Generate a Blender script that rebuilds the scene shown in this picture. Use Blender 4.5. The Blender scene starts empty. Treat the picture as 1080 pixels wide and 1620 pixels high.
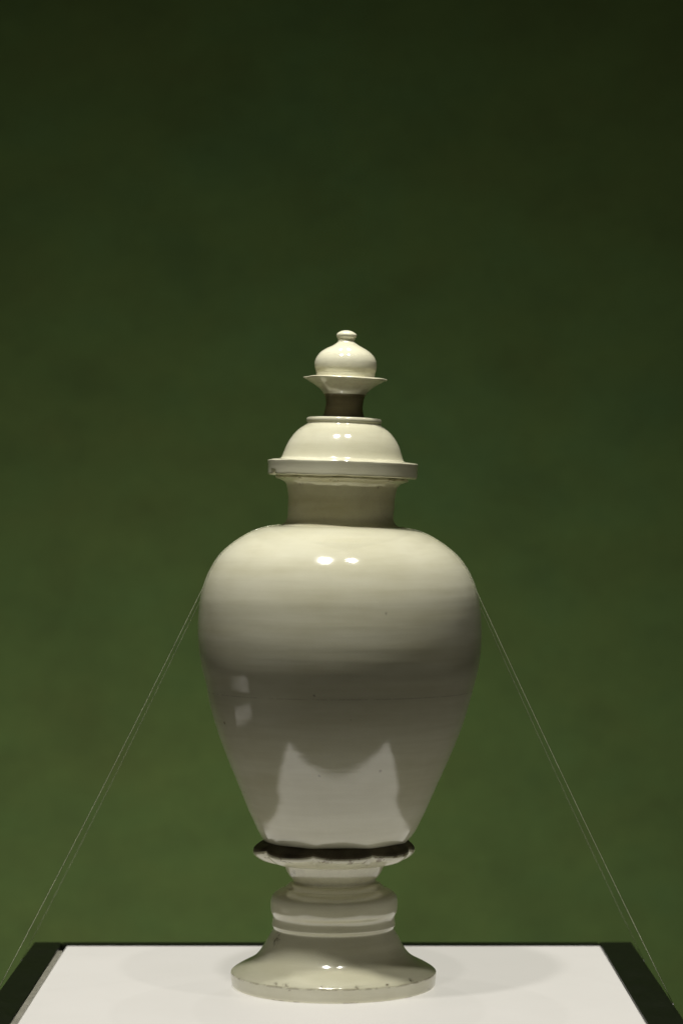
import bpy, math, random
from mathutils import Vector, noise

random.seed(4)
sc = bpy.context.scene
S = 0.0005                      # metres per photo pixel at the jar's axis
def X(px): return (px - 540.0) * S
def Z(py): return (1558.5 - py) * S
D = 2.05                        # camera to jar axis
CAMH = Z(810)

# ------------------------------------------------------------------ camera
cam = bpy.data.cameras.new('camera')
cam.sensor_fit = 'VERTICAL'; cam.sensor_height = 36.0; cam.sensor_width = 24.0
cam.lens = 36.0 * 4100 / 1620
cam.clip_end = 60
cam.dof.use_dof = True; cam.dof.focus_distance = 2.02; cam.dof.aperture_fstop = 4.5
co = bpy.data.objects.new('camera', cam); sc.collection.objects.link(co)
co.location = (0, -D, CAMH); co.rotation_euler = (math.pi/2, 0, 0)
sc.camera = co
sc.render.resolution_x = 682; sc.render.resolution_y = 1024

# ------------------------------------------------------------------ world and exposure
w = bpy.data.worlds.new('World'); sc.world = w; w.use_nodes = True
bg = w.node_tree.nodes['Background']
bg.inputs[0].default_value = (1.0, 0.95, 0.62, 1); bg.inputs[1].default_value = 0.022
sc.view_settings.view_transform = 'Standard'; sc.view_settings.look = 'None'
sc.view_settings.exposure = 0.0; sc.view_settings.gamma = 1.0
sc.view_settings.use_curve_mapping = False
sc.render.engine = 'CYCLES'

# ------------------------------------------------------------------ gallery spotlights (on the case ceiling, out of frame)
def spot(name, loc, target, power, cone, radius, col, blend=0.6):
    l = bpy.data.lights.new(name, 'SPOT'); l.energy = power; l.color = col
    l.spot_size = math.radians(cone); l.spot_blend = blend; l.shadow_soft_size = radius
    o = bpy.data.objects.new(name, l); sc.collection.objects.link(o)
    o.location = loc
    d = Vector(target) - Vector(loc)
    o.rotation_euler = d.to_track_quat('-Z', 'Y').to_euler()
    return o
WARM = (1.0, 0.965, 0.895)
spot('gallery_spot', (-0.165, -0.355, 1.45), (0, 0, 0.12), 49.0, 42, 0.034, WARM)
spot('gallery_spot', (0.155, -0.345, 1.45), (0, 0, 0.12), 19.0, 42, 0.020, WARM)
spot('gallery_spot', (-0.12, 0.40, 1.45), (0, 0, 0.05), 9.0, 40, 0.010, WARM)
spot('gallery_spot', (0.12, 0.40, 1.45), (0, 0, 0.05), 9.0, 40, 0.010, WARM)
spot('gallery_spot', (-0.80, 0.05, 1.45), (-0.80, 0.05, 0.0), 60.0, 20, 0.03, WARM)      # over the neighbouring plinth
# added lamps, unseen behind the plinth, to brighten the green wall from below
spot('wall_fill', (-0.42, 0.42, -0.30), (-0.40, 1.4, 0.0), 28.0, 150, 0.05, WARM, 1.0)
spot('wall_fill', (0.36, 0.42, -0.30), (0.35, 1.4, -0.03), 15.0, 150, 0.05, WARM, 1.0)

# ------------------------------------------------------------------ materials
def new_mat(name):
    m = bpy.data.materials.new(name); m.use_nodes = True
    nt = m.node_tree; b = nt.nodes['Principled BSDF']
    return m, nt, b
def nd(nt, t, **kw):
    n = nt.nodes.new(t)
    for k, v in kw.items():
        if k.startswith('i_'): n.inputs[k[2:].replace('_', ' ')].default_value = v
        else: setattr(n, k, v)
    return n
def ramp(nt, fac, stops, interp='LINEAR'):
    r = nt.nodes.new('ShaderNodeValToRGB'); cr = r.color_ramp; cr.interpolation = interp
    while len(cr.elements) > 1: cr.elements.remove(cr.elements[-1])
    cr.elements[0].position, cr.elements[0].color = stops[0][0], stops[0][1]
    for p, c in stops[1:]:
        e = cr.elements.new(p); e.color = c
    nt.links.new(fac, r.inputs[0]); return r
def g(v): return (v, v, v, 1)
def mixc(nt, fac, a, b, mode='MIX'):
    m = nt.nodes.new('ShaderNodeMix'); m.data_type = 'RGBA'; m.blend_type = mode
    for sock, val in ((m.inputs[0], fac), (m.inputs[6], a), (m.inputs[7], b)):
        if isinstance(val, bpy.types.NodeSocket): nt.links.new(val, sock)
        elif isinstance(val, (int, float)): sock.default_value = val
        else: sock.default_value = val
    return m.outputs[2]
def coords(nt, scale=(1, 1, 1)):
    tc = nt.nodes.new('ShaderNodeTexCoord'); mp = nt.nodes.new('ShaderNodeMapping')
    mp.inputs['Scale'].default_value = scale
    nt.links.new(tc.outputs['Object'], mp.inputs[0]); return mp.outputs[0]

def glaze(name, light, dark, wear=(), spots=0.0, rough=0.1, soil=0.0, soilcol=(0.22, 0.16, 0.08, 1), chips=()):
    """ivory porcelain glaze; wear = list of (z0, z1, amount) bands (metres) where the edge is chipped and brown"""
    m, nt, b = new_mat(name); L = nt.links
    geo = nt.nodes.new('ShaderNodeTexCoord')
    # wheel-thrown horizontal streaks: noise squeezed in z
    n1 = nd(nt, 'ShaderNodeTexNoise', i_Scale=1.0, i_Detail=5.0, i_Roughness=0.6)
    L.new(coords(nt, (9, 9, 95)), n1.inputs['Vector'])
    n2 = nd(nt, 'ShaderNodeTexNoise', i_Scale=14.0, i_Detail=4.0, i_Roughness=0.6)
    L.new(geo.outputs['Object'], n2.inputs['Vector'])
    f1 = ramp(nt, n1.outputs[0], [(0.35, g(0)), (0.7, g(1))])
    f2 = ramp(nt, n2.outputs[0], [(0.38, g(0)), (0.72, g(1))])
    avg = mixc(nt, 0.45, f1.outputs[0], f2.outputs[0])
    c = mixc(nt, avg, light, dark)
    if spots > 0:
        v = nd(nt, 'ShaderNodeTexVoronoi', i_Scale=42.0, i_Randomness=1.0)
        L.new(geo.outputs['Object'], v.inputs['Vector'])
        sp = ramp(nt, v.outputs['Distance'], [(0.0, g(1)), (0.035, g(0.8)), (0.07, g(0))])
        gate = nd(nt, 'ShaderNodeTexNoise', i_Scale=17.0, i_Detail=1.0)
        L.new(geo.outputs['Object'], gate.inputs['Vector'])
        gr = ramp(nt, gate.outputs[0], [(0.585, g(0)), (0.64, g(spots))])
        mm = mixc(nt, 1.0, sp.outputs[0], gr.outputs[0], 'MULTIPLY')
        c = mixc(nt, mm, c, (0.16, 0.11, 0.05, 1))
    if soil > 0:
        n3 = nd(nt, 'ShaderNodeTexNoise', i_Scale=30.0, i_Detail=8.0, i_Roughness=0.7)
        L.new(geo.outputs['Object'], n3.inputs['Vector'])
        s3 = ramp(nt, n3.outputs[0], [(0.42, g(0)), (0.75, g(soil))])
        c = mixc(nt, s3.outputs[0], c, soilcol)
    sep = nd(nt, 'ShaderNodeSeparateXYZ'); L.new(geo.outputs['Object'], sep.inputs[0])
    for z0, z1, amt, lo in wear:
        mid, half = (z0 + z1) / 2, (z1 - z0) / 2
        d = nd(nt, 'ShaderNodeMath', operation='SUBTRACT'); d.inputs[1].default_value = mid
        L.new(sep.outputs[2], d.inputs[0])
        a = nd(nt, 'ShaderNodeMath', operation='ABSOLUTE'); L.new(d.outputs[0], a.inputs[0])
        k = nd(nt, 'ShaderNodeMapRange'); k.inputs[1].default_value = half * 0.55; k.inputs[2].default_value = half
        k.inputs[3].default_value = 1; k.inputs[4].default_value = 0; L.new(a.outputs[0], k.inputs[0])
        nn = nd(nt, 'ShaderNodeTexNoise', i_Scale=1.0, i_Detail=6.0, i_Roughness=0.65)
        L.new(coords(nt, (95, 95, 160)), nn.inputs['Vector'])
        rr = ramp(nt, nn.outputs[0], [(lo, g(0)), (lo + 0.06, g(amt))])
        mm = mixc(nt, 1.0, rr.outputs[0], k.outputs[0], 'MULTIPLY')
        c = mixc(nt, mm, c, (0.17, 0.115, 0.05, 1))
    if chips:
        wn = nd(nt, 'ShaderNodeTexNoise', i_Scale=420.0, i_Detail=4.0); L.new(geo.outputs['Object'], wn.inputs['Vector'])
        for (p, rad, stretch, amt) in chips:
            mp = nd(nt, 'ShaderNodeVectorMath', operation='SUBTRACT'); mp.inputs[1].default_value = p
            L.new(geo.outputs['Object'], mp.inputs[0])
            ms = nd(nt, 'ShaderNodeVectorMath', operation='DIVIDE')
            ms.inputs[1].default_value = (rad*stretch[0], rad*3, rad*stretch[1]); L.new(mp.outputs[0], ms.inputs[0])
            ln = nd(nt, 'ShaderNodeVectorMath', operation='LENGTH'); L.new(ms.outputs[0], ln.inputs[0])
            ad = nd(nt, 'ShaderNodeMath', operation='MULTIPLY_ADD'); ad.inputs[1].default_value = 2.2
            L.new(wn.outputs[0], ad.inputs[0]); L.new(ln.outputs['Value'], ad.inputs[2])
            rr = ramp(nt, ad.outputs[0], [(0.0, g(amt)), (0.5, g(amt)), (0.8, g(amt*0.2)), (1.0, g(0))])
            sc_ = nd(nt, 'ShaderNodeMath', operation='MULTIPLY'); sc_.inputs[1].default_value = 0.5
            L.new(ad.outputs[0], sc_.inputs[0]); L.new(sc_.outputs[0], rr.inputs[0])
            c = mixc(nt, rr.outputs[0], c, (0.10, 0.07, 0.032, 1))
    L.new(c, b.inputs['Base Color'])
    rn = nd(nt, 'ShaderNodeTexNoise', i_Scale=55.0, i_Detail=5.0)
    L.new(geo.outputs['Object'], rn.inputs['Vector'])
    rr = ramp(nt, rn.outputs[0], [(0.3, g(rough * 0.75)), (0.75, g(rough * 1.6))])
    L.new(rr.outputs[0], b.inputs['Roughness'])
    b.inputs['IOR'].default_value = 2.2
    # fine relief: throwing rings and orange-peel
    bn = nd(nt, 'ShaderNodeTexNoise', i_Scale=1.0, i_Detail=6.0, i_Roughness=0.62)
    L.new(coords(nt, (14, 14, 420)), bn.inputs['Vector'])
    bp = nd(nt, 'ShaderNodeBump'); bp.inputs['Strength'].default_value = 0.06; bp.inputs['Distance'].default_value = 0.001
    L.new(bn.outputs[0], bp.inputs['Height'])
    bn2 = nd(nt, 'ShaderNodeTexNoise', i_Scale=190.0, i_Detail=3.0)
    L.new(geo.outputs['Object'], bn2.inputs['Vector'])
    bp2 = nd(nt, 'ShaderNodeBump'); bp2.inputs['Strength'].default_value = 0.05; bp2.inputs['Distance'].default_value = 0.0008
    L.new(bn2.outputs[0], bp2.inputs['Height']); L.new(bp.outputs[0], bp2.inputs['Normal'])
    L.new(bp2.outputs[0], b.inputs['Normal'])
    return m

# lathe profiles measured from the photograph: (photo y, photo x of the ring's centre, radius in photo px)
JX = X(527.5); JL = (JX, 0, 0)
LX = X(541.8); LL = (LX, 0, Z(755))
neck = [(752.5, 540.6, 82), (753.5, 540.5, 92), (754.6, 540.4, 101), (756.5, 540.3, 104.5), (759, 540.3, 104), (761, 540.4, 98.5),
        (763.5, 540.5, 92.5), (767, 540.6, 89.2), (771, 540.6, 87.2), (780, 540.2, 85.3), (790, 540, 84.3), (800, 539.6, 84.0), (810, 539, 83.8),
        (818.5, 538.4, 84), (824, 538.2, 85.5), (828, 538.1, 88), (831, 538.2, 92), (834, 538.3, 97), (838, 538.3, 97)]
body = [(833.2, 538.4, 84), (833, 538.4, 92), (833.6, 538.5, 102), (835.2, 538.6, 113), (837.5, 538.7, 123), (840.5, 538.6, 132), (845.5, 538.4, 144),
        (851.6, 538.1, 155), (859, 538, 166.5), (868, 538, 178), (877, 538, 187.5), (886, 538, 195), (896, 538, 201.6), (907, 537.9, 207.3),
        (917, 537.8, 211.6), (928, 537.7, 215.6), (941, 537.6, 219), (955, 537.5, 221.3), (970, 537.5, 222.9), (985, 537.5, 223.7), (1002, 537.5, 224),
        (1018, 537.5, 223.5), (1034, 537.6, 222), (1050, 537.7, 219.6), (1063, 537.8, 216.8), (1075, 537.8, 213.7), (1086, 537.6, 211), (1091, 537.4, 209.9),
        (1096, 537.2, 208.75), (1101, 537, 207.6), (1117, 536.5, 203.6), (1136, 536.1, 198.2), (1156, 535.8, 191.6), (1177, 535.4, 183.8), (1198, 535, 175.2),
        (1220, 534.6, 165.8), (1242, 534.2, 156.2), (1263, 533.7, 147.5), (1284, 533.2, 138.4), (1299, 533.0, 131.2), (1311.5, 532.8, 125), (1321, 532.2, 119), (1328, 531, 114), (1336, 529, 108)]
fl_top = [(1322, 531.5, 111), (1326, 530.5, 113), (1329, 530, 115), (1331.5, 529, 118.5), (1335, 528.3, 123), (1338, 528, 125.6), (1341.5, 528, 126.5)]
fl_bot = [(1340.5, 528, 126), (1343, 528, 126.9), (1347, 528, 125.6), (1351.5, 528, 121.5), (1356, 528, 115.5), (1360, 528, 107), (1362.5, 528.2, 97), (1364, 528.4, 87), (1366, 528.5, 78)]
stem = [(1362, 528.6, 78), (1365, 528.7, 79.5), (1369, 528.7, 78.2), (1375, 528.6, 76), (1381, 528.5, 73), (1386, 528.5, 69.2), (1389.5, 528.6, 66), (1392, 528.9, 65), (1395, 529.2, 66.5), (1399, 529.2, 69)]
foot = [(1394.5, 529.3, 60), (1395, 529.3, 66), (1396.5, 529.4, 71), (1400, 529.3, 75.5), (1403.5, 529.2, 79), (1405.5, 529.1, 84), (1408.5, 529, 90), (1412.5, 528.9, 95), (1417.5, 528.6, 98.6), (1424, 528.3, 100.3),
        (1432, 528.2, 100.6), (1439, 528.1, 100.1), (1442.5, 528, 98.9), (1445.5, 527.8, 97.4), (1449, 527.8, 96.6), (1453, 527.6, 96.6), (1457.5, 527.5, 97.2), (1460.5, 527.5, 97.6), (1462.8, 527.5, 97.3), (1464.8, 527.5, 96), (1466.8, 527.4, 95.2), (1469, 527.4, 95.6), (1472.6, 527.3, 97.6),
        (1477, 527.3, 100.2), (1484, 527.2, 104.2), (1491, 527, 107.8), (1498, 526.9, 112), (1504, 526.9, 116), (1509.5, 526.9, 120.8), (1514, 527, 126), (1518, 527, 132.5), (1522, 527.1, 140.5), (1526, 527.2, 148.5), (1530, 527.3, 155.5), (1533, 527.4, 159.8),
        (1534.8, 527.4, 161.6), (1536.6, 527.4, 162.3), (1540, 527.5, 162.2), (1546, 527.5, 161.6), (1552, 527.5, 160.9), (1555.5, 527.5, 160), (1557.5, 527.5, 158.2), (1558.4, 527.5, 155), (1558.4, 527.5, 120)]
flange = [(727.8, 541.7, 90), (728.4, 541.8, 100), (729.4, 541.9, 110), (730.2, 542, 116), (731.4, 542, 118.6), (733.5, 542, 118.9), (737, 542, 118.6), (742, 542, 118.3), (747.5, 541.9, 118.2), (751, 541.8, 118.2),
          (753, 541.8, 117.8), (754.6, 541.8, 115.5), (755.2, 541.8, 111), (755.0, 541.8, 98), (754.6, 541.8, 84)]
dome = [(661.4, 544, 34), (661, 544, 50), (661.2, 544.1, 55), (662.3, 544.2, 58.2), (664.6, 544.2, 59.5), (667, 544.2, 59.4), (669.2, 544.2, 58.4), (670.8, 544.2, 58), (672.4, 544.2, 59), (674.5, 544.2, 62.3), (678, 544.1, 67.6),
        (682.5, 543.9, 72.9), (688.5, 543.6, 78.4), (694.5, 543.4, 82.8), (700.6, 543.1, 86.5), (706.5, 542.8, 89.3), (712.6, 542.3, 91.6), (718, 541.9, 93.4), (723, 541.7, 95.2), (726.5, 541.7, 97), (728.2, 541.7, 99.5), (730, 541.8, 101)]
saucer = [(596.5, 546.2, 42), (596.8, 546.1, 52), (597.3, 546, 60), (598.1, 546, 64.8), (599.2, 546, 66.6), (600.4, 546, 65.8), (602.2, 545.9, 62), (606, 545.7, 55.3), (610.5, 545.5, 47.6), (615.6, 545.2, 40.6), (620, 545.3, 36.4),
          (623, 545.3, 34.2), (626, 545.4, 32)]
fstem = [(622.6, 545.3, 33), (624, 545.3, 33.4), (627, 545.3, 32), (630, 545.2, 31), (635, 545, 30), (640, 544.6, 29.5), (644.7, 544.1, 29.6), (649, 543.8, 30.2), (653, 543.5, 31), (657, 543.4, 32.1), (660, 543.3, 33), (664, 543.3, 34)]
knob = [(522.5, 548, 0.1), (522.8, 548, 4), (524, 548, 8.5), (526.3, 548, 13), (528.6, 548.1, 15.6), (530.8, 548.2, 16.2), (533, 548, 15.5), (535.6, 547.7, 13.9), (538.5, 547.6, 13.1), (541, 547.7, 13.7), (544, 547.8, 16.8),
        (547.5, 547.9, 22.5), (551.3, 547.5, 30), (555.8, 547.1, 37.2), (560.5, 547, 42.4), (565.6, 546.9, 46), (571, 546.7, 48.4), (577, 546.5, 49.3), (583, 546.5, 48.8), (587.5, 546.5, 47.5), (591, 546.4, 46.6), (594, 546.3, 46.6), (598, 546.2, 46)]
def on_front(px, py, prof, loc):
    """where the camera's line through a photo pixel meets the lathed surface, in the part's own coordinates"""
    rows = sorted(prof)
    for k in range(4000):
        y = -0.13 + k*0.00005
        x = (px-540)/4100*(D+y); z = CAMH - (py-810)/4100*(D+y); e = 1558.5 - z/S
        for (a, c) in zip(rows, rows[1:]):
            if a[0] <= e <= c[0] and c[0] > a[0]:
                t = (e-a[0])/(c[0]-a[0]); cx = a[1]+(c[1]-a[1])*t; r = a[2]+(c[2]-a[2])*t
                if math.hypot(x - X(cx), y) <= r*S: return (x-loc[0], y-loc[1], z-loc[2])
    return (9, 9, 9)
def chip(px, py, rad, prof, loc, stretch=(1, 1), amt=0.9):
    return (on_front(px, py, prof, loc), rad*S, stretch, amt)
IV = (0.83, 0.815, 0.63, 1); IVD = (0.65, 0.625, 0.43, 1)
M_body = glaze('glaze_body', IV, IVD, spots=0.85, wear=((Z(1093.2), Z(1091.0), 0.22, 0.42),), rough=0.07,
    chips=[chip(610, 971, 3.5, body, JL), chip(497, 1101, 3, body, JL), chip(555, 1139, 2.2, body, JL), chip(505, 1228, 3, body, JL)])
M_neck = glaze('glaze_neck', IV, (0.64, 0.60, 0.37, 1), spots=0.6, soil=0.25, wear=((Z(764), Z(754), 0.7, 0.58),), rough=0.14,
    chips=[chip(598, 771, 3.5, neck, JL), chip(475, 766, 5, neck, JL, (1.6, 0.8), 0.5)])
M_lid = glaze('glaze_lid', IV, IVD, spots=0.5, wear=((Z(758), Z(751), 0.8, 0.60),), rough=0.07,
    chips=[chip(433, 748, 6, flange, LL, (1, .7))])
M_knob = glaze('glaze_knob', IV, IVD, wear=((Z(598), Z(586), 0.9, 0.55),), rough=0.07)
M_saucer = glaze('glaze_saucer', IV, (0.60, 0.55, 0.35, 1), soil=0.35, rough=0.1)
M_fstem = glaze('glaze_stem', (0.40, 0.345, 0.20, 1), (0.11, 0.09, 0.045, 1), rough=0.12)
M_petal = glaze('glaze_petal', IV, IVD, soil=0.3, wear=((Z(1352), Z(1340), 0.75, 0.53),), rough=0.16,
    chips=[chip(464, 1382, 7, stem, JL, (0.8, 1.5), 0.75)])
M_foot = glaze('glaze_foot', IV, IVD, spots=0.9, wear=((Z(1538.6), Z(1534.6), 0.35, 0.47), (Z(1541.5), Z(1534), 0.95, 0.64), (Z(1560), Z(1556), 0.7, 0.52)), rough=0.08,
    chips=[chip(439, 1484, 9, foot, JL, (0.8, 1.3), 0.7), chip(434, 1492, 6, foot, JL, (0.6, 1.6), 0.7), chip(437, 1557, 5, foot, JL), chip(452, 1558.5, 5, foot, JL, (1.4, .8)),
           chip(508, 1561, 3, foot, JL), chip(565, 1562, 5, foot, JL, (1.5, .7)), chip(612, 1558, 4, foot, JL), chip(649, 1551, 5, foot, JL, (1.4, .8)), chip(679, 1566, 6, foot, JL)])
M_clay_shade, _nt, _b = new_mat('shaded_dark_clay')  # flange top: brown clay tone with the shade under the body painted in
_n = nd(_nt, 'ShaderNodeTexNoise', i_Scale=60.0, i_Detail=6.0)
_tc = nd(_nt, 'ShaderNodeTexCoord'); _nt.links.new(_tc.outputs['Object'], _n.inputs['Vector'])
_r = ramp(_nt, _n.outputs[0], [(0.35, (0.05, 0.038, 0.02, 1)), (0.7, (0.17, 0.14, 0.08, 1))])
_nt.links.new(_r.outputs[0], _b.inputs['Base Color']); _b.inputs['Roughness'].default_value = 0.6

def plain(name, col, rough, var=0.12, scale=40.0, bump=0.0, bscale=300.0, spec=0.5):
    m, nt, b = new_mat(name); L = nt.links
    tc = nd(nt, 'ShaderNodeTexCoord')
    n = nd(nt, 'ShaderNodeTexNoise', i_Scale=scale, i_Detail=6.0, i_Roughness=0.6)
    L.new(tc.outputs['Object'], n.inputs['Vector'])
    r = ramp(nt, n.outputs[0], [(0.3, tuple(c*(1-var) for c in col[:3])+(1,)), (0.7, tuple(min(1, c*(1+var)) for c in col[:3])+(1,))])
    L.new(r.outputs[0], b.inputs['Base Color'])
    r2 = ramp(nt, n.outputs[0], [(0.3, g(rough*0.85)), (0.7, g(min(1, rough*1.15)))])
    L.new(r2.outputs[0], b.inputs['Roughness'])
    b.inputs['Specular IOR Level'].default_value = spec
    if bump:
        n2 = nd(nt, 'ShaderNodeTexNoise', i_Scale=bscale, i_Detail=4.0)
        L.new(tc.outputs['Object'], n2.inputs['Vector'])
        bp = nd(nt, 'ShaderNodeBump'); bp.inputs['Strength'].default_value = bump; bp.inputs['Distance'].default_value = 0.001
        L.new(n2.outputs[0], bp.inputs['Height']); L.new(bp.outputs[0], b.inputs['Normal'])
    return m
M_white = plain('white_panel', (0.57, 0.552, 0.54), 0.42, var=0.03, scale=9.0, bump=0.05, bscale=500)
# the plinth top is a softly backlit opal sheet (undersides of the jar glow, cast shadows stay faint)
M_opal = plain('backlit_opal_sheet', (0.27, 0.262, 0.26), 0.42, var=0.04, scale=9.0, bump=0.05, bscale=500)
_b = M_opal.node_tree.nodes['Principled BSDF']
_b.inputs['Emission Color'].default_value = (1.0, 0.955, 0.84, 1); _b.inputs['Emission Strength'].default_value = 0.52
M_black = plain('black_lacquer', (0.007, 0.0085, 0.005), 0.35, var=0.3, scale=25, spec=0.15)
M_grey = plain('brushed_trim', (0.30, 0.29, 0.24), 0.45, var=0.15, scale=60)
M_floor = plain('dark_floor', (0.02, 0.022, 0.016), 0.8, var=0.2, scale=6)
M_thread, _nt, _b = new_mat('clear_nylon')
_b.inputs['Base Color'].default_value = (0.74, 0.76, 0.58, 1); _b.inputs['Roughness'].default_value = 0.2
_b.inputs['Transmission Weight'].default_value = 0.5; _b.inputs['IOR'].default_value = 1.5
M_steel = plain('dull_steel', (0.2, 0.2, 0.19), 0.4); M_steel.node_tree.nodes['Principled BSDF'].inputs['Metallic'].default_value = 0.8

# wall: green fabric-covered panel, slightly uneven dye and weave
M_wall, nt, b = new_mat('green_wall_cloth'); L = nt.links
tc = nd(nt, 'ShaderNodeTexCoord')
n = nd(nt, 'ShaderNodeTexNoise', i_Scale=1.0, i_Detail=6.0, i_Roughness=0.62); L.new(coords(nt, (3.2, 3.2, 5.0)), n.inputs['Vector'])
r = ramp(nt, n.outputs[0], [(0.3, (0.071, 0.103, 0.026, 1)), (0.52, (0.067, 0.109, 0.028, 1)), (0.72, (0.063, 0.113, 0.033, 1))])
n2 = nd(nt, 'ShaderNodeTexNoise', i_Scale=1.0, i_Detail=4.0, i_Roughness=0.7); L.new(coords(nt, (25, 25, 420)), n2.inputs['Vector'])
n3 = nd(nt, 'ShaderNodeTexNoise', i_Scale=1.0, i_Detail=4.0, i_Roughness=0.7); L.new(coords(nt, (420, 25, 25)), n3.inputs['Vector'])
wv = mixc(nt, 0.5, n2.outputs[0], n3.outputs[0])
wr = ramp(nt, wv, [(0.36, g(0.74)), (0.64, g(1.06))])
n4 = nd(nt, 'ShaderNodeTexNoise', i_Scale=1.0, i_Detail=7.0, i_Roughness=0.68); L.new(coords(nt, (7, 7, 11)), n4.inputs['Vector'])
cl = ramp(nt, n4.outputs[0], [(0.28, g(0.80)), (0.5, g(0.96)), (0.74, g(1.08))])
c1 = mixc(nt, 1.0, r.outputs[0], cl.outputs[0], 'MULTIPLY')
cc = mixc(nt, 1.0, c1, wr.outputs[0], 'MULTIPLY')
L.new(cc, b.inputs['Base Color']); b.inputs['Roughness'].default_value = 0.85; b.inputs['Specular IOR Level'].default_value = 0.2
bp = nd(nt, 'ShaderNodeBump'); bp.inputs['Strength'].default_value = 0.25; bp.inputs['Distance'].default_value = 0.0008
L.new(wv, bp.inputs['Height']); L.new(bp.outputs[0], b.inputs['Normal'])

# ------------------------------------------------------------------ helpers
def link(name, verts, faces, mat, parent=None, smooth=True):
    me = bpy.data.meshes.new(name); me.from_pydata(verts, [], faces); me.update()
    if smooth:
        for p in me.polygons: p.use_smooth = True
    if mat: me.materials.append(mat)
    o = bpy.data.objects.new(name, me); sc.collection.objects.link(o)
    if parent: o.parent = parent
    return o
def tag(o, label=None, cat=None, group=None, kind=None):
    if label: o['label'] = label
    if cat: o['category'] = cat
    if group: o['group'] = group
    if kind: o['kind'] = kind
    return o
def empty(name, loc=(0, 0, 0)):
    o = bpy.data.objects.new(name, None); o.empty_display_size = 0.02
    sc.collection.objects.link(o); o.location = loc; return o
def bevel_box(name, x0, x1, y0, y1, z0, z1, mat, parent=None, bev=0.0015):
    import bmesh
    bm = bmesh.new(); bmesh.ops.create_cube(bm, size=1)
    for v in bm.verts:
        v.co = Vector((x0 + (v.co.x+.5)*(x1-x0), y0 + (v.co.y+.5)*(y1-y0), z0 + (v.co.z+.5)*(z1-z0)))
    if bev: bmesh.ops.bevel(bm, geom=bm.edges[:], offset=bev, segments=2, affect='EDGES', profile=0.6)
    me = bpy.data.meshes.new(name); bm.to_mesh(me); bm.free(); me.materials.append(mat)
    o = bpy.data.objects.new(name, me); sc.collection.objects.link(o)
    if parent: o.parent = parent
    return o

def tilt_at(py):
    """lean of the rings: nothing at the foot, growing to about 1.9 degrees at the lid"""
    if py > 1250: return 0.0
    if py > 850: return 0.021 * (1250 - py) / 400
    if py > 760: return 0.021 + 0.012 * (850 - py) / 90
    return 0.033
def cr(p0, p1, p2, p3, t):
    return 0.5*((2*p1) + (p2-p0)*t + (2*p0-5*p1+4*p2-p3)*t*t + (3*p1-p0-3*p2+p3)*t**3)
def resample(prof, sub):
    out = []
    n = len(prof)
    for i in range(n-1):
        a = prof[max(0, i-1)]; b_ = prof[i]; c = prof[i+1]; d = prof[min(n-1, i+2)]
        for k in range(sub):
            t = k/sub
            # damp overshoot where the spacing changes sharply
            cc = [cr(a[j], b_[j], c[j], d[j], t) for j in range(3)]
            ll = [b_[j] + (c[j]-b_[j])*t for j in range(3)]
            s1 = math.dist(a[::2], b_[::2]) + 1e-6; s2 = math.dist(b_[::2], c[::2]) + 1e-6; s3 = math.dist(c[::2], d[::2]) + 1e-6
            wgt = 1.0 if max(s1, s2, s3)/min(s1, s2, s3) < 4 else 0.25
            out.append(tuple(ll[j] + (cc[j]-ll[j])*wgt for j in range(3)))
    out.append(prof[-1]); return out
def lathe(name, prof, mat, parent, sub=4, seg=160, ring=0.0, wob=0.0008, mod=None, seed=0.0, loc=(0, 0, 0), tilt=True):
    """prof rows: (photo y, photo x of the ring's centre, radius in photo px); ring = throwing-mark depth in metres"""
    rows = resample(prof, sub); V = []; F = []
    for (py, cx, r) in rows:
        z = Z(py); tl = tilt_at(py) if tilt else 0.0; R = max(r, 0.02) * S
        for k in range(seg):
            th = 2*math.pi*k/seg
            c, s = math.cos(th), math.sin(th)
            rr = R*(1 + wob*math.sin(2*th + seed + z*9) + wob*0.6*math.sin(3*th + seed*2 + z*14))
            if ring:
                amp = ring*(0.35 if 1110 < py < 1322 else 1.0)*(0.75 + 0.9*noise.noise((c*1.3, s*1.3 + seed, z*12)))
                rr += amp*(1.3*noise.noise((c*0.7 + seed, s*0.7, z*80)) + 0.7*noise.noise((c*0.9, s*0.9 + seed, z*170)))
            dz = 0.0
            if mod:
                q, dz = mod(th, py, r); rr *= q
            V.append((X(cx) + rr*c - loc[0], rr*s - loc[1], z - tl*rr*c + dz - loc[2]))
    n = len(rows)
    for i in range(n-1):
        for k in range(seg):
            k2 = (k+1) % seg
            F.append((i*seg+k, (i+1)*seg+k, (i+1)*seg+k2, i*seg+k2))
    F.append(tuple(range(seg))); F.append(tuple(reversed([(n-1)*seg+k for k in range(seg)])))
    return link(name, V, F, mat, parent)

# ------------------------------------------------------------------ setting
WALLY = 1.4
tag(bevel_box('back_wall', -4, 4, WALLY, WALLY+0.08, -1.0, 3.2, M_wall, bev=0), kind='structure')
tag(bevel_box('floor', -4, 4, -3.5, WALLY-0.001, -1.06, -1.0, M_floor, bev=0), kind='structure')

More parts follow.
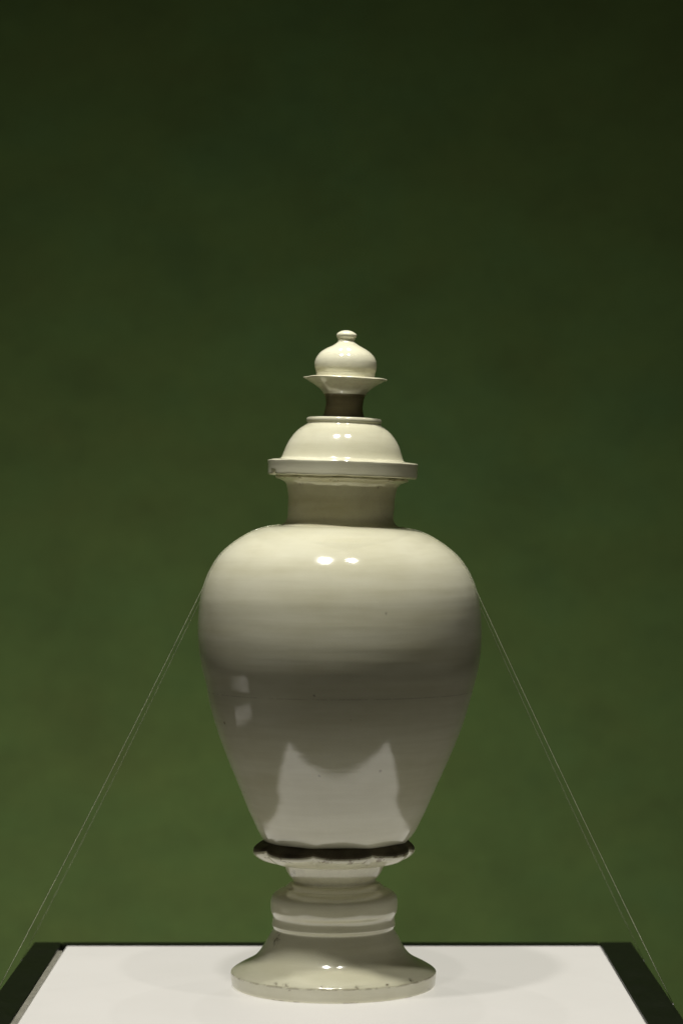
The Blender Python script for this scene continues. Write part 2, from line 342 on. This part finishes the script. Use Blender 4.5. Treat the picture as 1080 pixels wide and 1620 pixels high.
# ------------------------------------------------------------------ plinth
plinth = tag(empty('display_plinth', (0, 0.02, -1.0)), 'black framed display plinth with white top panel under the jar', 'plinth')
def pbox(name, x0, x1, y0, y1, z0, z1, mat, bev=0.0015):
    return bevel_box(name, x0, x1, y0-0.02, y1-0.02, z0+1.0, z1+1.0, mat, plinth, bev)
PX0, PX1, PB, PF = -0.2365, 0.2225, 0.185, -0.221       # white panel
FX0, FX1, FB, FF = -0.2665, 0.2515, 0.2005, -0.251       # outer frame
pbox('carcass', FX0+0.002, FX1-0.002, FF+0.002, FB-0.002, -1.0, -0.030, M_black)
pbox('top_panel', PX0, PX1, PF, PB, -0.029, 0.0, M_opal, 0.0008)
pbox('frame_rail', FX0, PX0-0.0055, FF, FB, -0.029, 0.001, M_black)
pbox('frame_rail', PX1+0.0005, FX1, FF, FB, -0.029, 0.001, M_black)
pbox('frame_rail', PX0-0.005, PX1, PB+0.0005, FB, -0.029, 0.001, M_black)
pbox('frame_rail', PX0-0.005, PX1, FF, PF-0.0005, -0.029, 0.001, M_black)
pbox('trim_strip', PX0-0.005, PX0-0.0005, PF, PB-0.028, -0.029, 0.0006, M_grey, 0.0005)

# the next plinth along the wall: out of the frame, but mirrored in the jar's glaze
near = tag(empty('display_plinth', (-0.80, 0.05, -1.0)), 'neighbouring lit plinth with pale top mirrored in the jar', 'plinth')
bevel_box('carcass', -0.17, 0.17, -0.17, 0.17, 0.0, 0.93, M_black, near, 0.002)
bevel_box('top_panel', -0.01, 0.15, -0.14, 0.15, 0.9305, 0.95, M_white, near, 0.001)

# ------------------------------------------------------------------ the jar
jar = tag(empty('covered_jar', (JX, 0, 0)), 'tall ivory glazed porcelain jar on a flared pedestal foot', 'jar')
def lipmod(th, py, r):
    if 751 < py < 768:
        a = noise.noise((math.cos(th)*5, math.sin(th)*5, py*0.16))
        return 1 + 0.011*a, 0.0006*noise.noise((math.cos(th)*7, math.sin(th)*7, 3.3 + py*0.05))
    return 1, 0
lathe('neck', neck, M_neck, jar, sub=4, ring=0.00018, mod=lipmod, seed=1.3, loc=JL)
lathe('body', body, M_body, jar, sub=5, seg=224, ring=0.00013, seed=0.4, loc=JL)
# lobed flange: eight petals, notches between them
NP = 8; PH = math.radians(-90 - 15)
def petal(th, py, r):
    t = abs(math.sin((th - PH)*NP/2))                 # 0 at a notch, 1 in mid petal
    lobe = min(1.0, t**0.55)
    f = max(0.0, min(1.0, (r - 98)/26))
    irr = noise.noise((math.cos(th)*3, math.sin(th)*3, 1.7))
    return 1 + f*(0.075*(lobe - 0.85) + 0.010*irr), f*(-0.0024*(lobe-0.6) + 0.0008*irr)
fl = lathe('petal_flange', fl_bot, M_petal, jar, sub=4, seg=256, mod=petal, loc=JL)
lathe('petal_hollow', fl_top, M_clay_shade, jar, sub=4, seg=256, mod=petal, loc=JL)
lathe('stem', stem, M_petal, jar, sub=4, ring=0.0001, seed=2.2, loc=JL)
def footmod(th, py, r):
    if py > 1532:
        a = noise.noise((math.cos(th)*4, math.sin(th)*4, 0.6)); f = noise.noise((math.cos(th)*22, math.sin(th)*22, py*0.1))
        return 1 + 0.0035*a + 0.0022*f, (0.0005*noise.noise((math.cos(th)*9, math.sin(th)*9, 2.0)) if py < 1545 else 0.0)
    return 1, 0
lathe('pedestal_foot', foot, M_foot, jar, sub=4, seg=256, ring=0.00012, mod=footmod, seed=3.1, loc=JL)

# ------------------------------------------------------------------ the lid
lid = tag(empty('jar_lid', LL), 'stepped ivory porcelain lid with saucer and bulb knob on the jar mouth', 'lid')
def flmod(th, py, r):
    if r > 105:
        a = noise.noise((math.cos(th)*4.5, math.sin(th)*4.5, 8.1))
        ch = math.exp(-((th - math.radians(203))/0.06)**2) * max(0.0, min(1.0, (py-746)/6))
        return 1 + 0.003*a - 0.03*ch, 0.0005*a + 0.001*ch
    return 1, 0
lathe('lid_flange', flange, M_lid, lid, sub=4, seg=224, mod=flmod, loc=LL)
lathe('lid_dome', dome, M_lid, lid, sub=4, seg=192, ring=0.00012, seed=5.0, loc=LL)
def samod(th, py, r):
    if r > 48:
        a = noise.noise((math.cos(th)*2.2, math.sin(th)*2.2, 5.5))
        return 1 + 0.008*a, 0.0009*a*(r-48)/18
    return 1, 0
lathe('finial_saucer', saucer, M_saucer, lid, sub=4, mod=samod, seed=6.0, ring=0.0001, loc=LL)
tag(lathe('finial_stem', fstem, M_fstem, lid, sub=4, seed=6.0, ring=0.0001, loc=LL), 'dark olive brown stem')
lathe('finial_knob', knob, M_knob, lid, sub=4, ring=0.0001, seed=7.0, loc=LL)

# ------------------------------------------------------------------ nylon retaining threads
def tube(name, pts, rad, mat, parent=None, n=6):
    V = []; F = []
    for i, p in enumerate(pts):
        t = (pts[min(i+1, len(pts)-1)] - pts[max(i-1, 0)]).normalized()
        u = t.orthogonal().normalized() if i == 0 else (u - t*u.dot(t)).normalized()
        v = t.cross(u)
        for k in range(n):
            a = 2*math.pi*k/n
            V.append(tuple(p + u*rad*math.cos(a) + v*rad*math.sin(a)))
    for i in range(len(pts)-1):
        for k in range(n):
            k2 = (k+1) % n
            F.append((i*n+k, i*n+k2, (i+1)*n+k2, (i+1)*n+k))
    F.append(tuple(reversed(range(n)))); F.append(tuple((len(pts)-1)*n+k for k in range(n)))
    return link(name, V, F, mat, parent)
brow = resample(body, 4)
def shoulder_path(az, off):
    out = []
    for (py, cx, r) in brow:
        if py > 1000: break
        if r < 92: continue
        R = r*S + off; tl = tilt_at(py)
        out.append(Vector((X(cx) + R*math.cos(az), R*math.sin(az), Z(py) - tl*R*math.cos(az) + off*0.6)))
    return out
TR = 0.00027
def thread(anchor, az, exit_py, label):
    A = Vector(anchor); P = shoulder_path(az, 0.0006)
    best = sum(1 for (py, cx, r) in brow if r >= 92 and py <= exit_py) - 1
    pts = P[:best+1]
    q = pts[-1]
    for k in range(1, 25):
        f = k/24; p = q.lerp(A, f); p.z -= 0.0030*math.sin(math.pi*f)
        pts.append(p)
    root = empty('nylon_thread', A)
    tag(root, label, 'thread', 'clear threads tying the jar to the plinth')
    tube('line', [p - A for p in pts], TR if anchor[1] < 0 else TR*0.7, M_thread, root)
    # knot at the shoulder line and a loop at the eye
    kn = [Vector((0.0007*math.cos(a), 0.0007*math.sin(a), 0.00008*a - 0.0006)) + (pts[3] - A) for a in [k*0.7 for k in range(20)]]
    tube('knot', kn, TR*0.8, M_thread, root, 5)
    return q
def screw(anchor, s, label):
    A = Vector(anchor)
    r = tag(empty('screw_eye', A), label, 'screw eye', 'screw eyes on the plinth sides')
    tube('ring', [Vector((0.0, 0.0026*math.cos(a), 0.0026*math.sin(a) - 0.0026)) for a in [k*math.pi/10 for k in range(21)]], 0.0006, M_steel, r)
    tube('shank', [Vector((0, 0, -0.0052)), Vector((-s*0.010, 0, -0.0054))], 0.0008, M_steel, r)
for s, side, ax in ((-1, 'shadowed grey trim', FX0 - 0.0045), (1, 'plain', FX1 + 0.0045)):
    edge = 'on the plinth side with grey trim' if s < 0 else 'on the plinth side without trim'
    for ay, wh, az in ((-0.045, 'in front of the jar', 13), (0.15, 'behind the jar', 12)):
        fb = -1 if ay < 0 else 1
        a = math.radians(fb*az) if s > 0 else math.radians(180 - fb*az)
        anc = (ax, ay, -0.006)
        thread(anc, a, 926 if ay < 0 else 940, 'clear thread anchored %s, %s' % (edge, wh))
        screw(anc, s, 'tiny screw eye %s, %s' % (edge, wh))
